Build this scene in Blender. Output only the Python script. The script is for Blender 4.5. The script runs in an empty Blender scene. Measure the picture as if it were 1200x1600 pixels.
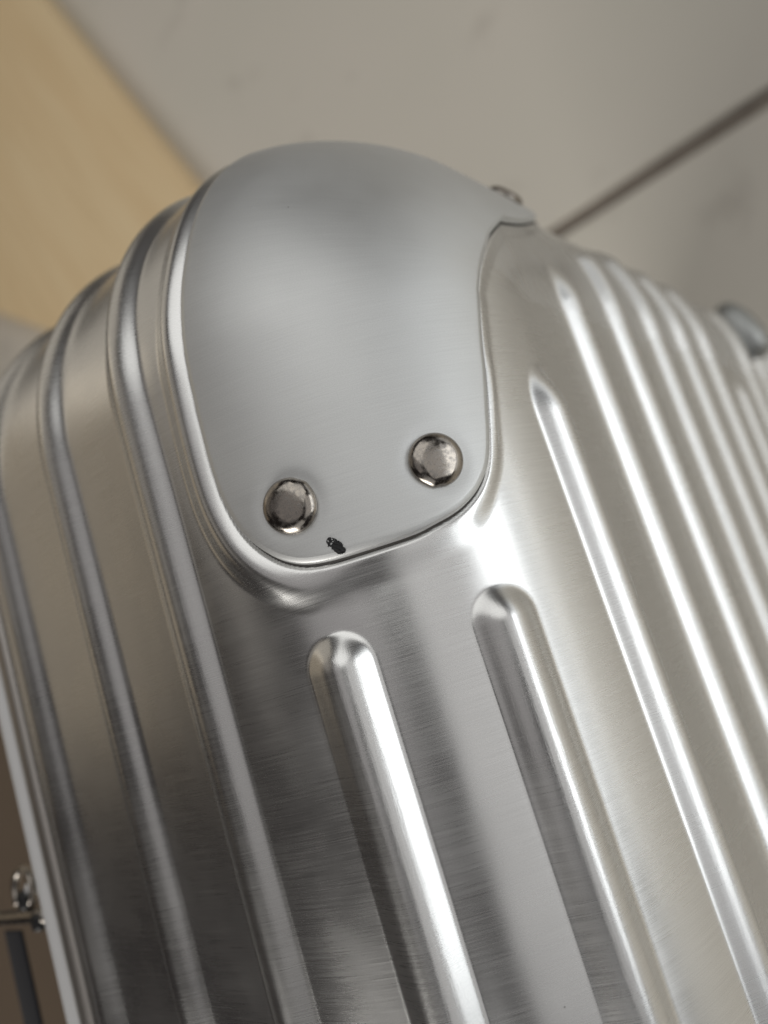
import bpy, bmesh, math, random
import numpy as np
from mathutils import Matrix, Vector
random.seed(7); rng = np.random.default_rng(7)
SC = bpy.context.scene
COL = SC.collection
R_ = math.radians

# ---------------------------------------------------------------- camera
# The case is described in millimetres in a frame of its own: x = inwards from its long side wall,
# y = inwards from its front face, z = towards its top.  It stands on its other long side, so -x is up.
CASE_W, CASE_L, CASE_D = 450.0, 680.0, 106.0
M3 = np.array([[0, 1, 0], [0, 0, -1], [-1, 0, 0]], float)
def W(P):
    P = np.asarray(P, float)
    return (P @ M3.T + np.array([0, 0, CASE_W])) * 0.001
CAM_P = np.array([-66.5483, -43.9370, -89.2647])
CAM_R = np.array([[0.6126356, -0.7311894, -0.3000660], [-0.0631482, 0.3331578, -0.9407540], [0.7878388, 0.5952881, 0.1579310]])
cam = bpy.data.cameras.new('camera'); cam_o = bpy.data.objects.new('camera', cam); COL.objects.link(cam_o)
rw = CAM_R @ M3.T
mw = Matrix.Identity(4)
for k, v in enumerate((rw[0], -rw[1], -rw[2])):
    for j in range(3): mw[j][k] = v[j]
mw.translation = Vector(W(CAM_P))
cam_o.matrix_world = mw
cam.sensor_fit = 'VERTICAL'; cam.sensor_height = 24.0; cam.lens = 24.0 * 1192.5 / 1600.0
cam.clip_start = 0.003; cam.clip_end = 60.0
cam.dof.use_dof = True; cam.dof.focus_distance = 0.0955; cam.dof.aperture_fstop = 8.0; cam.dof.aperture_blades = 0
SC.camera = cam_o

# ---------------------------------------------------------------- light
world = bpy.data.worlds.new('World'); SC.world = world; world.use_nodes = True
bg = world.node_tree.nodes['Background']; bg.inputs[0].default_value = (0.019, 0.0165, 0.0165, 1); bg.inputs[1].default_value = 1.0
C0 = Vector((0.03, 0.08, 0.43))
def area(name, az, el, dist, sx, sy, radiance, col):
    """a rectangular lamp seen from the corner at azimuth az (0 = the side the front face looks to, + towards the far end) and elevation el"""
    l = bpy.data.lights.new(name, 'AREA'); l.shape = 'RECTANGLE'; l.size = sx; l.size_y = sy; l.energy = radiance * math.pi * sx * sy; l.color = col
    o = bpy.data.objects.new(name, l); COL.objects.link(o)
    d = Vector((-math.cos(R_(az)) * math.cos(R_(el)), math.sin(R_(az)) * math.cos(R_(el)), math.sin(R_(el))))
    o.location = C0 + d * dist; o.rotation_euler = (-d).to_track_quat('-Z', 'Y').to_euler()
    return o
area('window_light', 3, 3.5, 1.7, 1.40, 0.56, 2.1, (0.965, 0.99, 1.0))
area('balcony_door_light', -14, -11, 1.15, 1.55, 0.40, 0.58, (0.96, 0.99, 1.0))
area('wall_fill', 7, 30, 1.7, 1.65, 0.95, 0.52, (1.0, 0.985, 0.97))  # added soft fill for the glow above the window, not a wall lamp
area('ceiling_fill', -20, 76, 1.7, 1.2, 0.9, 0.28, (1.0, 0.96, 0.95))  # added overhead fill in place of dim ceiling bounce, no fitting there
area('far_fill', -54, 40, 1.7, 1.6, 1.4, 0.98, (1.0, 0.995, 0.97))  # added fill for the floor and guard, no second window is known
area('far_warm_fill', -126, 20, 1.7, 1.2, 1.25, 0.36, (1.0, 0.92, 0.79))  # added warm fill for the floor and the upper left ribs
area('warm_fill', -160, 22, 1.7, 1.2, 0.9, 0.24, (1.0, 0.84, 0.62))  # added to give the side wall its brown reflection, no real lamp
area('upper_fill', -140, 54, 1.7, 1.0, 0.8, 0.20, (1.0, 0.92, 0.82))  # added above the warm fill to lift the dark lines beside the ribs
area('side_fill', 72, 40, 1.7, 1.0, 0.8, 0.50, (1.0, 0.99, 0.97))  # added fill that brightens the slope below the guard's lower edge
area('floor_fill', 112, 26, 2.2, 1.3, 1.2, 6.0, (1.0, 0.97, 0.92))  # unseen key added to brighten the floor, stands for no door
SC.view_settings.view_transform = 'Standard'; SC.view_settings.look = 'None'
SC.view_settings.exposure = 0.0; SC.view_settings.gamma = 1.0
SC.render.engine = 'CYCLES'

# ---------------------------------------------------------------- materials
def mat(name):
    m = bpy.data.materials.new(name); m.use_nodes = True
    nt = m.node_tree; b = nt.nodes['Principled BSDF']
    return m, nt, b
def N(nt, t, **kw):
    n = nt.nodes.new(t)
    for k, v in kw.items(): setattr(n, k, v)
    return n
def mapped(nt, sock, scale, rot=(0, 0, 0)):
    mp = N(nt, 'ShaderNodeMapping'); nt.links.new(sock, mp.inputs[0]); mp.inputs['Scale'].default_value = scale; mp.inputs['Rotation'].default_value = rot
    return mp.outputs[0]
def noise(nt, vec, scale=1.0, detail=2.0, rough=0.5):
    n = N(nt, 'ShaderNodeTexNoise'); nt.links.new(vec, n.inputs['Vector'])
    n.inputs['Scale'].default_value = scale; n.inputs['Detail'].default_value = detail; n.inputs['Roughness'].default_value = rough
    return n.outputs[0]
def ramp(nt, sock, a, b, lo, hi):
    r = N(nt, 'ShaderNodeMapRange'); nt.links.new(sock, r.inputs[0])
    r.inputs[1].default_value = a; r.inputs[2].default_value = b; r.inputs[3].default_value = lo; r.inputs[4].default_value = hi
    return r.outputs[0]
def mixc(nt, fac, c1, c2):
    m = N(nt, 'ShaderNodeMix', data_type='RGBA')
    if hasattr(fac, 'is_linked'): nt.links.new(fac, m.inputs[0])
    else: m.inputs[0].default_value = fac
    for i, c in ((6, c1), (7, c2)):
        if hasattr(c, 'is_linked'): nt.links.new(c, m.inputs[i])
        else: m.inputs[i].default_value = (*c, 1)
    return m.outputs[2]
def bump(nt, b, h, dist, strength=1.0):
    bp = N(nt, 'ShaderNodeBump'); nt.links.new(h, bp.inputs['Height']); bp.inputs['Distance'].default_value = dist; bp.inputs['Strength'].default_value = strength
    nt.links.new(bp.outputs[0], b.inputs['Normal'])

def brushed(name, col, rough, aniso, fine, rdev, bumpd):
    """brushed aluminium: UV in millimetres, x across the ribs (the brushing direction), y along them"""
    m, nt, b = mat(name)
    uv = N(nt, 'ShaderNodeUVMap').outputs[0]
    lines = noise(nt, mapped(nt, uv, (0.10, 6.5, 1)), 1.0, 3.0, 0.65)
    long_ = noise(nt, mapped(nt, uv, (0.05, 1.1, 1)), 1.0, 2.0, 0.6)
    cloud = noise(nt, mapped(nt, uv, (0.06, 0.05, 1)), 1.0, 3.0, 0.55)
    b.inputs['Metallic'].default_value = 1.0
    c = mixc(nt, ramp(nt, lines, 0.3, 0.7, 0, 1), tuple(x * (1 - fine) for x in col), tuple(min(1, x * (1 + fine * .5)) for x in col))
    nt.links.new(c, b.inputs['Base Color'])
    add = N(nt, 'ShaderNodeMath', operation='ADD'); nt.links.new(ramp(nt, lines, 0.25, 0.75, rough - rdev, rough + rdev), add.inputs[0]); nt.links.new(ramp(nt, cloud, 0.3, 0.7, -0.04, 0.04), add.inputs[1])
    nt.links.new(add.outputs[0], b.inputs['Roughness'])
    b.inputs['Anisotropic'].default_value = aniso; b.inputs['Anisotropic Rotation'].default_value = 0.25
    tg = N(nt, 'ShaderNodeTangent', direction_type='UV_MAP'); nt.links.new(tg.outputs[0], b.inputs['Tangent'])
    ad2 = N(nt, 'ShaderNodeMath', operation='ADD'); nt.links.new(lines, ad2.inputs[0]); nt.links.new(long_, ad2.inputs[1])
    # specks: rare small dark pits
    vo = N(nt, 'ShaderNodeTexVoronoi'); nt.links.new(mapped(nt, uv, (0.16, 0.16, 1)), vo.inputs['Vector']); vo.inputs['Scale'].default_value = 1.0; vo.inputs['Randomness'].default_value = 1.0
    few = ramp(nt, vo.outputs['Color'], 0.62, 0.64, 0, 1)
    spk = N(nt, 'ShaderNodeMath', operation='MULTIPLY'); nt.links.new(ramp(nt, vo.outputs['Distance'], 0.010, 0.020, 0.8, 0), spk.inputs[0]); nt.links.new(few, spk.inputs[1]); speck = spk.outputs[0]
    # grain of the sheet, about a tenth of a millimetre
    grain = noise(nt, mapped(nt, uv, (5.5, 7.5, 1)), 1.0, 2.0, 0.6)
    c2 = mixc(nt, ramp(nt, grain, 0.3, 0.7, 0.17, 0.0), c, (0.25, 0.25, 0.25))
    c2 = mixc(nt, speck, c2, (0.06, 0.055, 0.05))
    nt.links.new(c2, b.inputs['Base Color'])
    # rubbed crests: broken streaks that run along the ribs
    at = N(nt, 'ShaderNodeAttribute', attribute_name='rib')
    rub = noise(nt, mapped(nt, uv, (3.2, 0.22, 1)), 1.0, 4.0, 0.7)
    ml = N(nt, 'ShaderNodeMath', operation='MULTIPLY'); nt.links.new(rub, ml.inputs[0]); nt.links.new(ramp(nt, at.outputs['Fac'], 0.15, 0.9, 0, 20.0), ml.inputs[1])
    ad3 = N(nt, 'ShaderNodeMath', operation='ADD'); nt.links.new(ad2.outputs[0], ad3.inputs[0]); nt.links.new(ml.outputs[0], ad3.inputs[1])
    dent = noise(nt, mapped(nt, uv, (0.10, 0.075, 1)), 1.0, 2.0, 0.5)
    dm = N(nt, 'ShaderNodeMath', operation='MULTIPLY_ADD'); nt.links.new(dent, dm.inputs[0]); dm.inputs[1].default_value = 36.0; nt.links.new(ad3.outputs[0], dm.inputs[2])
    bump(nt, b, dm.outputs[0], bumpd)
    return m
MAT = {}
MAT['shell'] = brushed('brushed_aluminium', (0.86, 0.86, 0.85), 0.28, 0.55, 0.075, 0.032, 0.0000012)
MAT['guard'] = brushed('anodised_aluminium', (0.775, 0.785, 0.78), 0.50, 0.25, 0.06, 0.03, 0.0000016)
MAT['guard'].node_tree.nodes['Principled BSDF'].inputs['Metallic'].default_value = 0.84
def plain(name, col, rough, metal=0.0, spec=0.5):
    m, nt, b = mat(name)
    b.inputs['Base Color'].default_value = (*col, 1); b.inputs['Roughness'].default_value = rough; b.inputs['Metallic'].default_value = metal
    b.inputs['Specular IOR Level'].default_value = spec
    return m, nt, b
m, nt, b = plain('nickel_plate', (0.60, 0.56, 0.51), 0.12, 1.0); MAT['nickel'] = m
tc = N(nt, 'ShaderNodeTexCoord').outputs['Object']
n1 = noise(nt, tc, 1500.0, 4.0, 0.6); n2 = noise(nt, tc, 5200.0, 2.0, 0.6)
nt.links.new(ramp(nt, n1, 0.40, 0.70, 0.14, 0.36), b.inputs['Roughness'])
nt.links.new(mixc(nt, ramp(nt, n2, 0.60, 0.72, 0, 1), mixc(nt, ramp(nt, n1, 0.35, 0.7, 0, 1), (0.42, 0.38, 0.335), (0.31, 0.29, 0.27)), (0.22, 0.2, 0.19)), b.inputs['Base Color'])
bump(nt, b, n1, 0.00002, 0.3)
m, nt, b = plain('edge_metal', (0.44, 0.45, 0.44), 0.48, 1.0); MAT['edge'] = m
m, nt, b = plain('frame_metal', (0.86, 0.86, 0.86), 0.38, 1.0); MAT['frame'] = m; b.inputs['Metallic'].default_value = 0.55; b.inputs['Roughness'].default_value = 0.45
MAT['strip'] = plain('strip_metal', (0.50, 0.47, 0.44), 0.42, 1.0)[0]
MAT['gap_dark'] = plain('gap_dark', (0.055, 0.05, 0.045), 0.6)[0]  # near-black colour that paints the shade under the guard's edge
MAT['black'] = plain('black_rubber', (0.012, 0.012, 0.013), 0.45)[0]
m, nt, b = plain('black_paint', (0.008, 0.008, 0.009), 0.35); MAT['paint'] = m
MAT['dark_cloth'] = plain('dark_cloth', (0.02, 0.02, 0.024), 0.9)[0]
MAT['lining'] = plain('brown_lining', (0.10, 0.075, 0.055), 0.85)[0]
m, nt, b = plain('grout', (0.14, 0.115, 0.092), 0.9); MAT['grout'] = m
tc = N(nt, 'ShaderNodeTexCoord').outputs['Object']
nt.links.new(mixc(nt, ramp(nt, noise(nt, tc, 60, 4), 0.3, 0.7, 0, 1), (0.20, 0.17, 0.142), (0.27, 0.235, 0.20)), b.inputs['Base Color'])
m, nt, b = plain('tile_glaze', (0.45, 0.42, 0.37), 0.45); MAT['tile'] = m
tc = N(nt, 'ShaderNodeTexCoord').outputs['Object']
a1 = noise(nt, tc, 5.0, 3.0, 0.5); a2 = noise(nt, tc, 16.0, 4.0, 0.6)
c = mixc(nt, ramp(nt, a1, 0.35, 0.65, 0, 1), (0.675, 0.642, 0.565), (0.705, 0.66, 0.587))
c = mixc(nt, ramp(nt, a2, 0.58, 0.72, 0, 0.6), c, (0.53, 0.49, 0.43))
nt.links.new(c, b.inputs['Base Color'])
m, nt, b = plain('wood_grain', (0.5, 0.34, 0.17), 0.5); MAT['wood'] = m
tc = N(nt, 'ShaderNodeTexCoord').outputs['UV']
g1 = noise(nt, mapped(nt, tc, (2.2, 26, 1)), 1.0, 4.0, 0.55); g2 = noise(nt, mapped(nt, tc, (5, 140, 1)), 1.0, 3.0, 0.6)
c = mixc(nt, ramp(nt, g1, 0.3, 0.7, 0, 1), (0.86, 0.65, 0.38), (0.92, 0.735, 0.46))
c = mixc(nt, ramp(nt, g2, 0.5, 0.75, 0, 0.45), c, (0.62, 0.41, 0.18))
nt.links.new(c, b.inputs['Base Color'])
m, nt, b = plain('brown_wood', (0.205, 0.155, 0.115), 0.55); MAT['brown'] = m

# ---------------------------------------------------------------- helpers
def link(name, me, m, parent=None, smooth=True):
    if m: me.materials.append(m)
    if smooth: me.polygons.foreach_set('use_smooth', np.ones(len(me.polygons), bool))
    me.update()
    o = bpy.data.objects.new(name, me); COL.objects.link(o)
    if parent: o.parent = parent
    return o
def np_mesh(name, V, F, uv=None):
    """V (n,3) metres, F list of index arrays (quads or tris, same width), uv per vertex"""
    me = bpy.data.meshes.new(name); V = np.asarray(V, np.float32); F = np.asarray(F, np.int32)
    k = F.shape[1]
    me.vertices.add(len(V)); me.vertices.foreach_set('co', V.ravel())
    me.loops.add(F.size); me.loops.foreach_set('vertex_index', F.ravel())
    me.polygons.add(len(F)); me.polygons.foreach_set('loop_start', np.arange(0, F.size, k, dtype=np.int32))
    if uv is not None:
        l = me.uv_layers.new(name='UVMap'); l.data.foreach_set('uv', np.asarray(uv, np.float32)[F.ravel()].ravel())
    me.update(calc_edges=True); me.validate()
    return me
def grid_faces(ns, nu, off=0, flip=False):
    i = np.arange(ns * nu).reshape(ns, nu) + off
    q = np.stack([i[:-1, :-1], i[1:, :-1], i[1:, 1:], i[:-1, 1:]], -1).reshape(-1, 4)
    return q[:, ::-1] if flip else q
def bm_mesh(name, bm):
    me = bpy.data.meshes.new(name); bmesh.ops.recalc_face_normals(bm, faces=bm.faces[:]); bm.to_mesh(me); bm.free(); return me

# ---------------------------------------------------------------- the shell's surface
R1, R2, L, S0 = 46.60, 41.24, 41.24 * math.pi / 2, 46.60 * math.pi / 4
RIB_U = [-50.14, -26.34, -3.67, 18.66, 40.54, 62.02] + [85.09 + 21.35 * k for k in range(0, 17)]
RIB_H, RIB_W = 2.3, 4.7
PAD = 0.75
def base(s, u):
    ph = np.clip(u / R2, 0, math.pi / 2)
    i = np.where(u < 0, 0, np.where(u < L, R2 * (1 - np.cos(ph)), R2 + u - L)); y = np.where(u < 0, R2 - u, np.where(u < L, R2 * (1 - np.sin(ph)), 0))
    a = np.clip((s + S0) / R1, 0, math.pi / 2)
    nx, nz = -np.cos(a), np.sin(a)
    cx = np.where(s > S0, R1 + (s - S0), R1); cz = np.where(s < -S0, -R1 + (s + S0), -R1)
    r = R1 - i
    P = np.stack([cx + r * nx, y, cz + r * nz], -1)
    Nn = np.stack([nx * np.cos(ph), -np.sin(ph), nz * np.cos(ph)], -1)
    return P, Nn
def smooth_line(pts, n):
    """Catmull-Rom through pts, resampled evenly to n points"""
    p = np.array(pts, float); out = []
    q = np.vstack([2 * p[0] - p[1], p, 2 * p[-1] - p[-2]])
    for k in range(len(p) - 1):
        t = np.linspace(0, 1, 24, endpoint=False)[:, None]; a, b_, c, d = q[k:k + 4]
        out.append(.5 * ((2 * b_) + (c - a) * t + (2 * a - 5 * b_ + 4 * c - d) * t ** 2 + (3 * b_ - 3 * c + d - a) * t ** 3))
    out = np.vstack(out + [p[-1:]])
    dd = np.r_[0, np.cumsum(np.hypot(*np.diff(out, axis=0).T))]
    tt = np.linspace(0, dd[-1], n)
    return np.stack([np.interp(tt, dd, out[:, 0]), np.interp(tt, dd, out[:, 1])], 1)
# outline of the guard in (s, u): the half with s < 0, mirrored for the other lobe
HALF = [(0, 12.6), (-9.6, 12.5), (-18, 12.2), (-26, 11.3), (-35.5, 10.3), (-44.4, 9.7), (-52, 9.6), (-57, 10.2), (-61.3, 11.7), (-64.8, 14.3), (-67.0, 17.4), (-67.9, 21.0), (-68.1, 26), (-68.0, 32.0),
        (-67.5, 35.0), (-66.6, 38.6), (-65.0, 41.6), (-63.0, 43.7), (-60.8, 45.1), (-57.8, 46.3), (-54.0, 47.5), (-48.7, 49.2), (-45.4, 50.1), (-42.3, 51.1), (-39.5, 52.05), (-37, 52.85), (-33.4, 53.55), (-29.3, 54.2), (-22, 55.2), (-13.8, 56.0), (-7, 56.4), (0, 56.6)]
OTHER = [(8, 56.6), (19, 56.3), (29, 55.4), (37.3, 54.0), (40.5, 53.2), (43.4, 52.4), (47.6, 51.0), (51.5, 49.4), (55.0, 47.9)] + [(-s, u) for s, u in HALF[18:0:-1]]
FULL = HALF + OTHER + [HALF[0]]
OUT = smooth_line(FULL, 521)[:-1]
# signed distance to the outline on a lookup grid
LS, LU = np.arange(-90, 90.01, 0.75), np.arange(-20, 80.01, 0.75)
def outline_dist(q):
    a = OUT; b_ = np.roll(OUT, -1, 0); e = b_ - a
    d2 = np.full(len(q), 1e9); ins = np.zeros(len(q), bool)
    for k in range(len(a)):
        w = q - a[k]; t = np.clip((w @ e[k]) / (e[k] @ e[k]), 0, 1)
        d2 = np.minimum(d2, ((w - t[:, None] * e[k]) ** 2).sum(1))
        c = (a[k, 1] > q[:, 1]) != (b_[k, 1] > q[:, 1])
        if e[k, 1] != 0: ins ^= c & (q[:, 0] < a[k, 0] + (q[:, 1] - a[k, 1]) * e[k, 0] / e[k, 1])
    d = np.sqrt(d2); return np.where(ins, -d, d)
gs, gu = np.meshgrid(LS, LU, indexing='ij')
LUT = outline_dist(np.stack([gs.ravel(), gu.ravel()], 1)).reshape(gs.shape)
def pad_dist(s, u):
    fs = np.clip((s - LS[0]) / 0.75, 0, len(LS) - 1.001); fu = np.clip((u - LU[0]) / 0.75, 0, len(LU) - 1.001)
    i, j = fs.astype(int), fu.astype(int); a, b_ = fs - i, fu - j
    return (LUT[i, j] * (1 - a) * (1 - b_) + LUT[i + 1, j] * a * (1 - b_) + LUT[i, j + 1] * (1 - a) * b_ + LUT[i + 1, j + 1] * a * b_)
def sstep(x): x = np.clip(x, 0, 1); return x * x * (3 - 2 * x)
def rib_prof(d):
    q = np.clip(np.abs(d) / RIB_W, 0, 1)
    return RIB_H * np.clip(1 - q ** 2, 0, 1) ** 1.55
def corner_dip(s, u): return -1.45 * np.exp(-(s / 27) ** 2) * np.exp(-((u - 32) / 15) ** 2)
def height_ribs(s, u):
    h = np.zeros_like(s)
    for k in range(3): h = np.maximum(h, 0.86 * rib_prof(u - RIB_U[k]))
    for k, apex in ((3, -76.4), (4, -76.8), (5, -47.0)):
        st = 1.0 if k < 5 else 0.55
        cs = apex - RIB_W / st
        d = np.hypot(np.maximum(s - cs, 0) * st, u - RIB_U[k]); h = np.maximum(h, np.where(s < 0, rib_prof(d), 0))
    x = s - S0 + R1
    for k in range(6, len(RIB_U)):
        xk = R2 + RIB_U[k] - L; v0 = {6: 58.0, 7: 46.0, 11: 70.0}.get(k, 40.0)
        d = np.hypot(np.maximum(v0 + RIB_W / 0.5 - u, 0) * 0.5, x - xk); h = np.maximum(h, np.where(s > S0, rib_prof(d), 0))
    return h
def height_strip(s, u):
    h = height_ribs(s, u)
    d = pad_dist(s, u)
    left = sstep((27 - u) / 19)
    flat = PAD * (1 - sstep((d - 0.2) / (4.4 - 1.6 * sstep((u - 40) / 6))))
    x = d - 2.7
    rim = np.where(x < 0, PAD + 0.85 * np.cos(np.clip(x / 3.2, -1, 0) * math.pi / 2) ** 2, (PAD + 0.85) * np.cos(np.clip(x / 3.7, 0, 1) * math.pi / 2) ** 2)
    rim = np.where(d < -0.4, PAD, rim)
    pad = flat * (1 - left) + rim * left + corner_dip(s, u)
    pad -= 0.42 * np.exp(-((d - 0.05) / 0.36) ** 2)      # the shadow gap under the guard's rim
    # a small crease in the sheet beside the guard where it was pressed
    pad += 0.34 * np.exp(-((d - 1.6) / 0.55) ** 2) * np.exp(-((s + 52) / 9) ** 2) * (u > 38)
    return h + pad
def height_face(x, z):
    h = np.zeros_like(x)
    v = L + (-z - R2)
    for k in range(6, len(RIB_U)):
        xk = R2 + RIB_U[k] - L; v0 = {6: 58.0, 7: 46.0, 11: 70.0}.get(k, 40.0)
        d = np.hypot(np.maximum(v0 + RIB_W / 0.5 - v, 0) * 0.5, x - xk); h = np.maximum(h, rib_prof(d))
    s = z + R1 - S0      # the left strip's chart
    d = np.where(x < 60, pad_dist(s, np.minimum(x - R2 + L, 79)), 20)
    return h + PAD * (1 - sstep((d - 0.2) / 2.8))
def steps(*segs):
    """(start, end, step) segments joined to one increasing list"""
    out = []
    for a, b_, st in segs: out += list(np.linspace(a, b_, max(1, int(round((b_ - a) / st))), endpoint=False))
    return np.array(out + [segs[-1][1]])

BASE = np.array([0.05, 0.34, 0.0])
case = bpy.data.objects.new('suitcase', None); COL.objects.link(case); case.location = BASE
case['label'] = 'silver ribbed aluminium suitcase with a riveted corner guard, on the floor'; case['category'] = 'suitcase'
def C(P): return W(P) - BASE

UEND = L + 4.36                       # inset 45.6, 1 mm short of the corner's centre
ss = steps((-S0 - CASE_L + R1 + 40, -190, 6), (-190, -130, 1.2), (-130, -86, 0.7), (-86, -36, 0.34), (-36, 70, 0.6), (70, S0 + CASE_W - R1 - 1.5, 0.8))
uu = steps((-62, -57, 0.6), (-57, -12, 0.36), (-12, UEND, 0.3))
sg, ug = np.meshgrid(ss, uu, indexing='ij')
P, Nn = base(sg, ug); P = P + Nn * height_strip(sg, ug)[..., None]
V = [P.reshape(-1, 3)]; UVs = [np.stack([ug, sg], -1).reshape(-1, 2)]
F = [grid_faces(len(ss), len(uu))]
i1 = R2 + UEND - L
xs = steps((i1, 190, 0.42), (190, CASE_W - 30, 1.5)); zs = steps((-CASE_L + 40, -190, 6), (-190, -64, 1.4), (-64, -i1, 0.7))
# the face's edge rows use the strip's own stations so that the two sheets meet vertex to vertex
xs = np.concatenate([[i1], R1 + (ss[ss > S0] - S0)]); xs = xs[(xs == i1) | (xs > i1 + .3)]
zs = np.concatenate([-R1 + (ss[ss < -S0] + S0), [-i1]])
xg, zg = np.meshgrid(xs, zs, indexing='ij')
hf = height_face(xg, zg)
V.append(np.stack([xg, -hf, zg], -1).reshape(-1, 3)); UVs.append(np.stack([xg - R2 + L, zg + R1 - S0], -1).reshape(-1, 2))
F.append(grid_faces(len(xs), len(zs), len(V[0]), flip=True))
V = np.concatenate(V); F = np.concatenate(F); UVs = np.concatenate(UVs)
rib_a = np.concatenate([(height_ribs(sg, ug) / RIB_H).ravel(), (np.clip(hf, 0, RIB_H) / RIB_H).ravel()])
me = np_mesh('shell', C(V), F, UVs)
at_ = me.attributes.new('rib', 'FLOAT', 'POINT'); at_.data.foreach_set('value', rib_a.astype(np.float32))
bm = bmesh.new(); bm.from_mesh(me); bmesh.ops.remove_doubles(bm, verts=bm.verts[:], dist=0.00003); bm.to_mesh(me); bm.free()
shell = link('shell', me, MAT['shell'], case)

# ---------------------------------------------------------------- corner guard
GT = 1.25                              # sheet thickness of the guard
RIVETS = ((-59.7, 18.9), (-59.6, 37.6), (59.6, 37.6), (59.6, 18.9))
def surf_pt(su, h):
    su = np.asarray(su, float); P, Nn = base(su[..., 0], su[..., 1]); h = np.asarray(h) + corner_dip(su[..., 0], su[..., 1])
    for rs, ru in RIVETS: h = h - 0.16 * np.exp(-((np.hypot(su[..., 0] - rs, su[..., 1] - ru) - 3.4) / 1.1) ** 2)
    return P + Nn * h[..., None]
tang = np.roll(OUT, -1, 0) - np.roll(OUT, 1, 0); tang /= np.linalg.norm(tang, axis=1)[:, None]
nrm = np.stack([tang[:, 1], -tang[:, 0]], 1)
if ((OUT + nrm * 0.5 - OUT.mean(0)) ** 2).sum() < ((OUT - OUT.mean(0)) ** 2).sum(): nrm = -nrm
umid = lambda s: 28.3 + 6.8 * np.exp(-(s / 40) ** 2)
sp = np.round(np.clip(OUT[:, 0], -48, 48) / 2) * 2; spine = np.stack([sp, umid(sp)], 1)
inner = OUT - nrm * 0.95
rings = [(spine + (inner - spine) * t, PAD + GT) for t in np.linspace(0.0, 1, 64)]
top_n = len(rings)
rings += [(OUT - nrm * 0.86, PAD + GT - 0.02), (OUT - nrm * 0.78, PAD + GT - 0.07), (OUT - nrm * 0.36, PAD + GT - 0.13), (OUT - nrm * 0.28, PAD + GT - 0.22), (OUT - nrm * 0.06, PAD + GT - 1.1), (OUT - nrm * 0.04, PAD + GT - 2.0)]
V = []; UVs = []
for su, h in rings: V.append(surf_pt(su, np.full(len(su), h))); UVs.append(su[:, ::-1])
n = len(OUT); V = np.concatenate(V); UVs = np.concatenate(UVs)
F = []
for r in range(len(rings) - 1):
    a = np.arange(n) + r * n; b_ = np.roll(np.arange(n), -1) + r * n
    F.append(np.stack([a, b_, b_ + n, a + n], 1))
F = np.concatenate(F)
me = np_mesh('corner_guard', C(V), F, UVs)
bm = bmesh.new(); bm.from_mesh(me)
bm.verts.ensure_lookup_table()
ring0 = [bm.verts[i] for i in range(n)]
bmesh.ops.remove_doubles(bm, verts=ring0, dist=0.00004)
bmesh.ops.dissolve_degenerate(bm, edges=bm.edges[:], dist=1e-7)
bmesh.ops.recalc_face_normals(bm, faces=bm.faces[:]); bm.to_mesh(me); bm.free()
guard = link('corner_guard', me, MAT['guard'], case)
# normals must face out
c0 = Vector(C(np.array([R1, 60, -R1])))
k = len(guard.data.polygons) // 2
if (guard.data.polygons[k].center - c0).dot(guard.data.polygons[k].normal) < 0: guard.data.flip_normals()

# dark strip standing in for the shade in the gap under the guard's rim
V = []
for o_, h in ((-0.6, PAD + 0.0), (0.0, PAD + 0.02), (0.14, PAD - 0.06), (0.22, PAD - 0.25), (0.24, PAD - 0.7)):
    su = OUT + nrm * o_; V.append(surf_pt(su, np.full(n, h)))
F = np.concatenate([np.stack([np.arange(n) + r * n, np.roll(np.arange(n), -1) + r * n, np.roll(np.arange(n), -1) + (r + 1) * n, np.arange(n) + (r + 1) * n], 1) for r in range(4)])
link('gap_shade', np_mesh('gap_shade', C(np.concatenate(V)), F), MAT['gap_dark'], guard)

# rivets: low domes with a rolled edge, each with a nick of its own
def frame_at(s, u, h):
    P, Nn = base(np.array(s, float), np.array(u, float)); P = P + Nn * h
    n_ = Vector(M3 @ Nn); a = Vector((0, 1, 0)) if abs(n_.y) < .9 else Vector((1, 0, 0))
    x = a.cross(n_).normalized(); y = n_.cross(x)
    m4 = Matrix.Identity(4)
    for kk, v in enumerate((x, y, n_)):
        for j in range(3): m4[j][kk] = v[j]
    m4.translation = Vector(C(P)); return m4
def rivet_mesh(nick, tilt):
    prof = [(0, 1.36), (0.6, 1.355), (1.2, 1.335), (1.7, 1.30), (2.1, 1.25), (2.45, 1.17), (2.8, 1.03), (3.1, 0.85), (3.35, 0.64), (3.54, 0.40), (3.64, 0.16), (3.62, -0.02), (3.5, -0.16), (3.3, -0.25)]
    bm = bmesh.new(); ns = 72; rows = []
    for r, z in prof:
        row = []
        for k in range(ns if r > 0 else 1):
            a = 2 * math.pi * k / ns
            rr = r * (1 + 0.008 * math.sin(2 * a + nick) + 0.006 * math.sin(3 * a + 2 * nick))
            d = math.atan2(math.sin(a - nick), math.cos(a - nick))
            if r > 2.8: rr += 0.10 * math.exp(-(d / 0.16) ** 2) - 0.06 * math.exp(-((d - 0.33) / 0.16) ** 2)
            zz = z + tilt * 0.03 * math.cos(a) * r / 3 - 0.06 * math.exp(-((r - 1.9) / .5) ** 2) * math.exp(-((d - 2) / 0.8) ** 2)
            row.append(bm.verts.new((rr * math.cos(a) * .001, rr * math.sin(a) * .001, zz * .001)))
        rows.append(row)
    for r in range(len(rows) - 1):
        A, B = rows[r], rows[r + 1]
        for k in range(ns):
            if len(A) == 1: bm.faces.new((A[0], B[k], B[(k + 1) % ns]))
            else: bm.faces.new((A[k], B[k], B[(k + 1) % ns], A[(k + 1) % ns]))
    return bm_mesh('rivet', bm)
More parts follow.
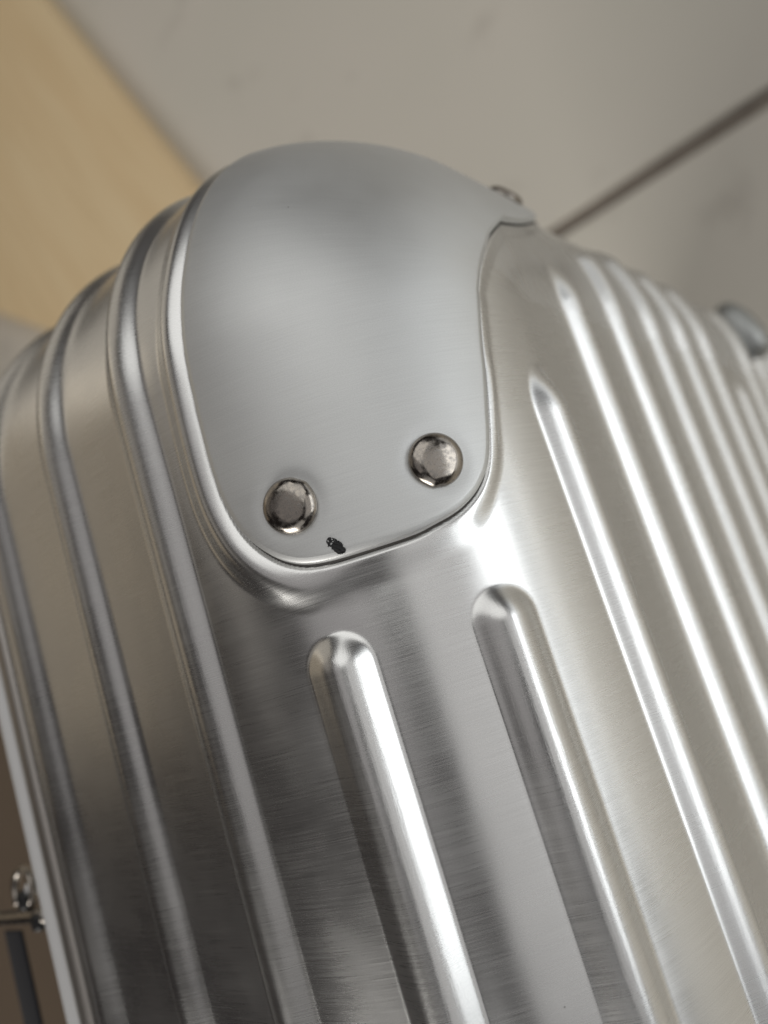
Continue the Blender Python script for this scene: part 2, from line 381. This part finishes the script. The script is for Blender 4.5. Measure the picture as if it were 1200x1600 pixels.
for j, (s, u) in enumerate(RIVETS):
    rv = link('rivet', rivet_mesh((3.79, 1.13, 1.0, 3.0)[j], (1, -1, 1, 0)[j]), MAT['nickel'], guard)
    rv.matrix_local = frame_at(s, u, PAD + GT)
# black mark: a dried smear of paint, ragged at its upper end
def blob(cx, cy, r, n, jag, seed):
    rg = np.random.default_rng(seed); a = np.linspace(0, 2 * np.pi, n, endpoint=False)
    rr = r * (1 + jag * rg.standard_normal(n)); return np.stack([cx + rr * np.cos(a), cy + rr * np.sin(a)], 1)
def inside_mark(p):
    # spine of the smear in chart coordinates, width along it
    a, b_ = np.array([-65.30, 22.2]), np.array([-67.55, 23.5])
    e = b_ - a; ln = np.linalg.norm(e); e /= ln; w = p - a; t = w @ e / ln; d = np.abs(w @ np.array([-e[1], e[0]]))
    wid = (0.62 + 0.06 * np.clip(t, 0, 1)) * np.clip(np.sin(np.pi * np.clip((t + .04) / 1.08, 0, 1)), 0, 1) ** .45
    return t, d, wid
res = 0.045
ms, mu = np.meshgrid(np.arange(-68, -64.4, res), np.arange(21, 25, res), indexing='ij')
mp = np.stack([ms, mu], -1); t, d, wid = inside_mark(mp)
def vnoise(shape, cell, seed):
    rg = np.random.default_rng(seed); g = rg.random((shape[0] // cell + 3, shape[1] // cell + 3))
    x = np.arange(shape[0]) / cell; y = np.arange(shape[1]) / cell; i, j = x.astype(int), y.astype(int); fx, fy = (x - i)[:, None], (y - j)[None, :]
    return (g[np.ix_(i, j)] * (1 - fx) * (1 - fy) + g[np.ix_(i + 1, j)] * fx * (1 - fy) + g[np.ix_(i, j + 1)] * (1 - fx) * fy + g[np.ix_(i + 1, j + 1)] * fx * fy)
nz = 0.6 * vnoise(ms.shape, 5, 3) + 0.4 * vnoise(ms.shape, 2, 4)
keep = (d < wid + (nz - .5) * 0.50) & (t > -.06) & (t < 1.08) & ~((t < .30) & (nz < .38))
hm = PAD + GT + 0.03 + 0.08 * nz
P = surf_pt(mp, hm)
bm = bmesh.new(); vmap = {}
def mv(i, j):
    if (i, j) not in vmap: vmap[(i, j)] = bm.verts.new(C(P[i, j]))
    return vmap[(i, j)]
for i in range(keep.shape[0] - 1):
    for j in range(keep.shape[1] - 1):
        if keep[i, j]: bm.faces.new((mv(i, j), mv(i + 1, j), mv(i + 1, j + 1), mv(i, j + 1)))
bmesh.ops.recalc_face_normals(bm, faces=bm.faces[:])
r_ = bmesh.ops.extrude_face_region(bm, geom=bm.faces[:])
nv = [g for g in r_['geom'] if isinstance(g, bmesh.types.BMVert)]
_, nn = base(np.array(-66.3), np.array(23.)); off = Vector(M3 @ nn) * -0.00008
for v in nv: v.co += off
mk = link('paint_smear', bm_mesh('paint_smear', bm), MAT['paint'], guard); mk['label'] = 'small ragged black smear by the lower edge of the guard'

# ---------------------------------------------------------------- frame, lining, latch, bracket
def sweep(prof, s_list):
    """profile points (u, height) swept along the perimeter"""
    pr = np.array(prof, float); sgr, k = np.meshgrid(s_list, np.arange(len(pr)), indexing='ij')
    Pp, Nn = base(sgr, pr[k, 0]); Pp = Pp + Nn * pr[k, 1][..., None]
    return Pp.reshape(-1, 3), grid_faces(len(s_list), len(pr))
sl = steps((-S0 - CASE_L + R1 + 40, -190, 12), (-190, 70, 1.0), (70, S0 + CASE_W - R1 - 1.5, 6))
V, F = sweep([(-64.3, -2.5), (-64.3, 0.7), (-64.1, 1.15), (-63.7, 1.4), (-63.2, 1.3), (-62.6, 0.85), (-62.1, 0.4), (-61.7, 0.2), (-60.7, 0.1), (-60.4, -0.4)], sl)
link('frame', np_mesh('frame', C(V), F), MAT['frame'], case)
V, F = sweep([(-60.6, 0.2), (-60.4, 0.75), (-59.8, 0.8), (-58.2, 0.8), (-57.6, 0.7), (-57.3, -0.3)], sl)
link('frame_strip', np_mesh('frame_strip', C(V), F), MAT['strip'], case)
# lining closes the shell at the frame
ly = R2 + 64.0
bm = bmesh.new()
pts = [(2, ly, -CASE_L + 40)] + [(R1 - (R1 - 2) * math.cos(a), ly, -R1 + (R1 - 2) * math.sin(a)) for a in np.linspace(0, math.pi / 2, 16)] + [(CASE_W - 1.5, ly, -2), (CASE_W - 1.5, ly, -CASE_L + 40)]
bm.faces.new([bm.verts.new(C(p)) for p in pts]); link('lining', bm_mesh('lining', bm), MAT['lining'], case, smooth=False)
def tube(pts, r, closed=False, ns=14, name='ring'):
    pts = [Vector(p) for p in pts]; bm = bmesh.new(); rows = []
    for k, p in enumerate(pts):
        a = pts[k - 1] if (k or closed) else p; b_ = pts[(k + 1) % len(pts)] if (k < len(pts) - 1 or closed) else p
        t = (b_ - a).normalized(); x = t.orthogonal().normalized() if k == 0 else (x - t * x.dot(t)).normalized(); y = t.cross(x)
        rows.append([bm.verts.new(p + r * (math.cos(q) * x + math.sin(q) * y)) for q in np.linspace(0, 2 * math.pi, ns, endpoint=False)])
    for k in range(len(rows) - (0 if closed else 1)):
        A, B = rows[k], rows[(k + 1) % len(rows)]
        for j in range(ns): bm.faces.new((A[j], A[(j + 1) % ns], B[(j + 1) % ns], B[j]))
    if not closed: bm.faces.new(rows[0][::-1]); bm.faces.new(rows[-1])
    return bm_mesh(name, bm)
def box(name, lo, hi, m, parent, bev=0.0, xf=None, seg=2):
    bm = bmesh.new(); bmesh.ops.create_cube(bm, size=1)
    for v in bm.verts: v.co = Vector([(lo[i] + hi[i]) / 2 + v.co[i] * (hi[i] - lo[i]) for i in range(3)])
    if bev: bmesh.ops.bevel(bm, geom=bm.edges[:], offset=bev, segments=seg, affect='EDGES', profile=.5)
    for v in bm.verts: v.co = Vector((xf or C)(np.array(v.co)))
    return link(name, bm_mesh(name, bm), m, parent)
latch = link('latch', tube([C((3, y, -118.9 - (y - 117) * 0.02)) for y in np.linspace(112, 150, 8)], 0.0014, name='latch'), MAT['nickel'], case)
ringpts = [C((3 + 0.6 * math.sin(a), 120.6 + 3.6 * math.cos(a) * 1.0, -113.6 + 3.4 * math.sin(a))) for a in np.linspace(-.9, math.pi + 1.6, 26)]
link('ring', tube(ringpts, 0.00075), MAT['nickel'], latch)
box('bumper', (1, 117.8, -117.4), (4, 120.8, -113.8), MAT['black'], latch, .9)
box('bumper', (1, 113.8, -121.4), (4, 117.0, -118.0), MAT['black'], latch, .9)
box('stud', (2, 116.6, -115.2), (6, 118.6, -112.6), MAT['frame'], latch, .8)
box('strap', (2.6, 125.4, -190), (3.4, 132.6, -121.6), MAT['dark_cloth'], case, .3)
# the metal bracket that sits on the top edge further along
bm = bmesh.new(); bmesh.ops.create_icosphere(bm, subdivisions=4, radius=1.0)
fr = frame_at(S0 + 211 - R1, 52.0, 1.2)
for v in bm.verts:
    p = v.co.copy(); q = Vector([math.copysign(abs(c) ** 0.8, c) for c in p])
    ty, tx = q.y, q.x
    v.co = fr @ Vector((tx * 0.0080, ty * 0.0115, max(q.z, -0.6) * 0.0062))
link('bracket', bm_mesh('bracket', bm), MAT['edge'], case)

# ---------------------------------------------------------------- floor
bm = bmesh.new(); bmesh.ops.create_grid(bm, x_segments=1, y_segments=1, size=3.6)
for v in bm.verts: v.co.z = -0.004
floor = link('floor', bm_mesh('floor', bm), MAT['grout'], None, False); floor['kind'] = 'structure'; floor['label'] = 'pale grey beige tiled floor with dark grout'
T, G = 0.8, 0.0115
def tile_mesh(var):
    bm = bmesh.new(); bmesh.ops.create_cube(bm, size=1)
    for v in bm.verts: v.co = Vector((v.co.x * (T - G), v.co.y * (T - G), v.co.z * .01 - .005))
    bmesh.ops.bevel(bm, geom=[e for e in bm.edges if e.verts[0].co.z > -.001 and e.verts[1].co.z > -.001], offset=.0012, segments=2, affect='EDGES', profile=.5)
    return bm_mesh('tile', bm)
tm = tile_mesh(0); tm.materials.append(MAT['tile'])
for ix in range(-4, 5):
    for iy in range(-4, 5):
        o = bpy.data.objects.new('tile', tm); COL.objects.link(o); o.parent = floor
        o.location = (0.22 + T * ix, -0.148 - T / 2 + T * iy, rng.uniform(-.0003, .0003))
# wooden plank
def slab(name, poly, z0, z1, m, bev, parent=None, along=(1, 0)):
    bm = bmesh.new(); f = bm.faces.new([bm.verts.new((x, y, z0)) for x, y in poly])
    r = bmesh.ops.extrude_face_region(bm, geom=[f])
    for g in r['geom']:
        if isinstance(g, bmesh.types.BMVert): g.co.z = z1
    bmesh.ops.recalc_face_normals(bm, faces=bm.faces[:])
    bmesh.ops.bevel(bm, geom=[e for e in bm.edges if min(e.verts[0].co.z, e.verts[1].co.z) > z1 - 1e-5], offset=bev, segments=3, affect='EDGES', profile=.5)
    uvl = bm.loops.layers.uv.new('UVMap'); ax, ay = along
    for fc in bm.faces:
        for lp in fc.loops: x, y, z = lp.vert.co; lp[uvl].uv = (x * ax + y * ay, -x * ay + y * ax + z)
    return link(name, bm_mesh(name, bm), m, parent, False)
dA = Vector((-0.381, 0.925)); nA = Vector((0.925, 0.381))
pA = Vector((0.584, -0.7497))
def onA(t, w): p = pA + dA * t + nA * w; return (p.x, p.y)
dB = Vector((-0.787, 0.617))
pB = Vector((0.867, -0.491))
def onB(t): p = pB + dB * t; return (p.x, p.y)
board = slab('wooden_board', [onA(-0.75, 0), onA(0.44, 0), onB(0.50), onB(-0.62)], 0.0005, 0.020, MAT['wood'], .003, None, (dA.x, dA.y))
board['label'] = 'light yellow brown wooden board lying on the tiles behind the suitcase'; board['category'] = 'board'
# low brown chest behind the open side
ch = bpy.data.objects.new('storage_chest', None); COL.objects.link(ch); ch.location = (1.2, .45, 0)
ch['label'] = 'dark brown wooden chest behind the left edge of the suitcase'; ch['category'] = 'chest'
idt = lambda p: p
box('body', (-.25, -.5, 0), (.5, .6, .30), MAT['brown'], ch, .006, idt)
box('lid', (-.262, -.51, .302), (.51, .61, .330), MAT['brown'], ch, .006, idt)
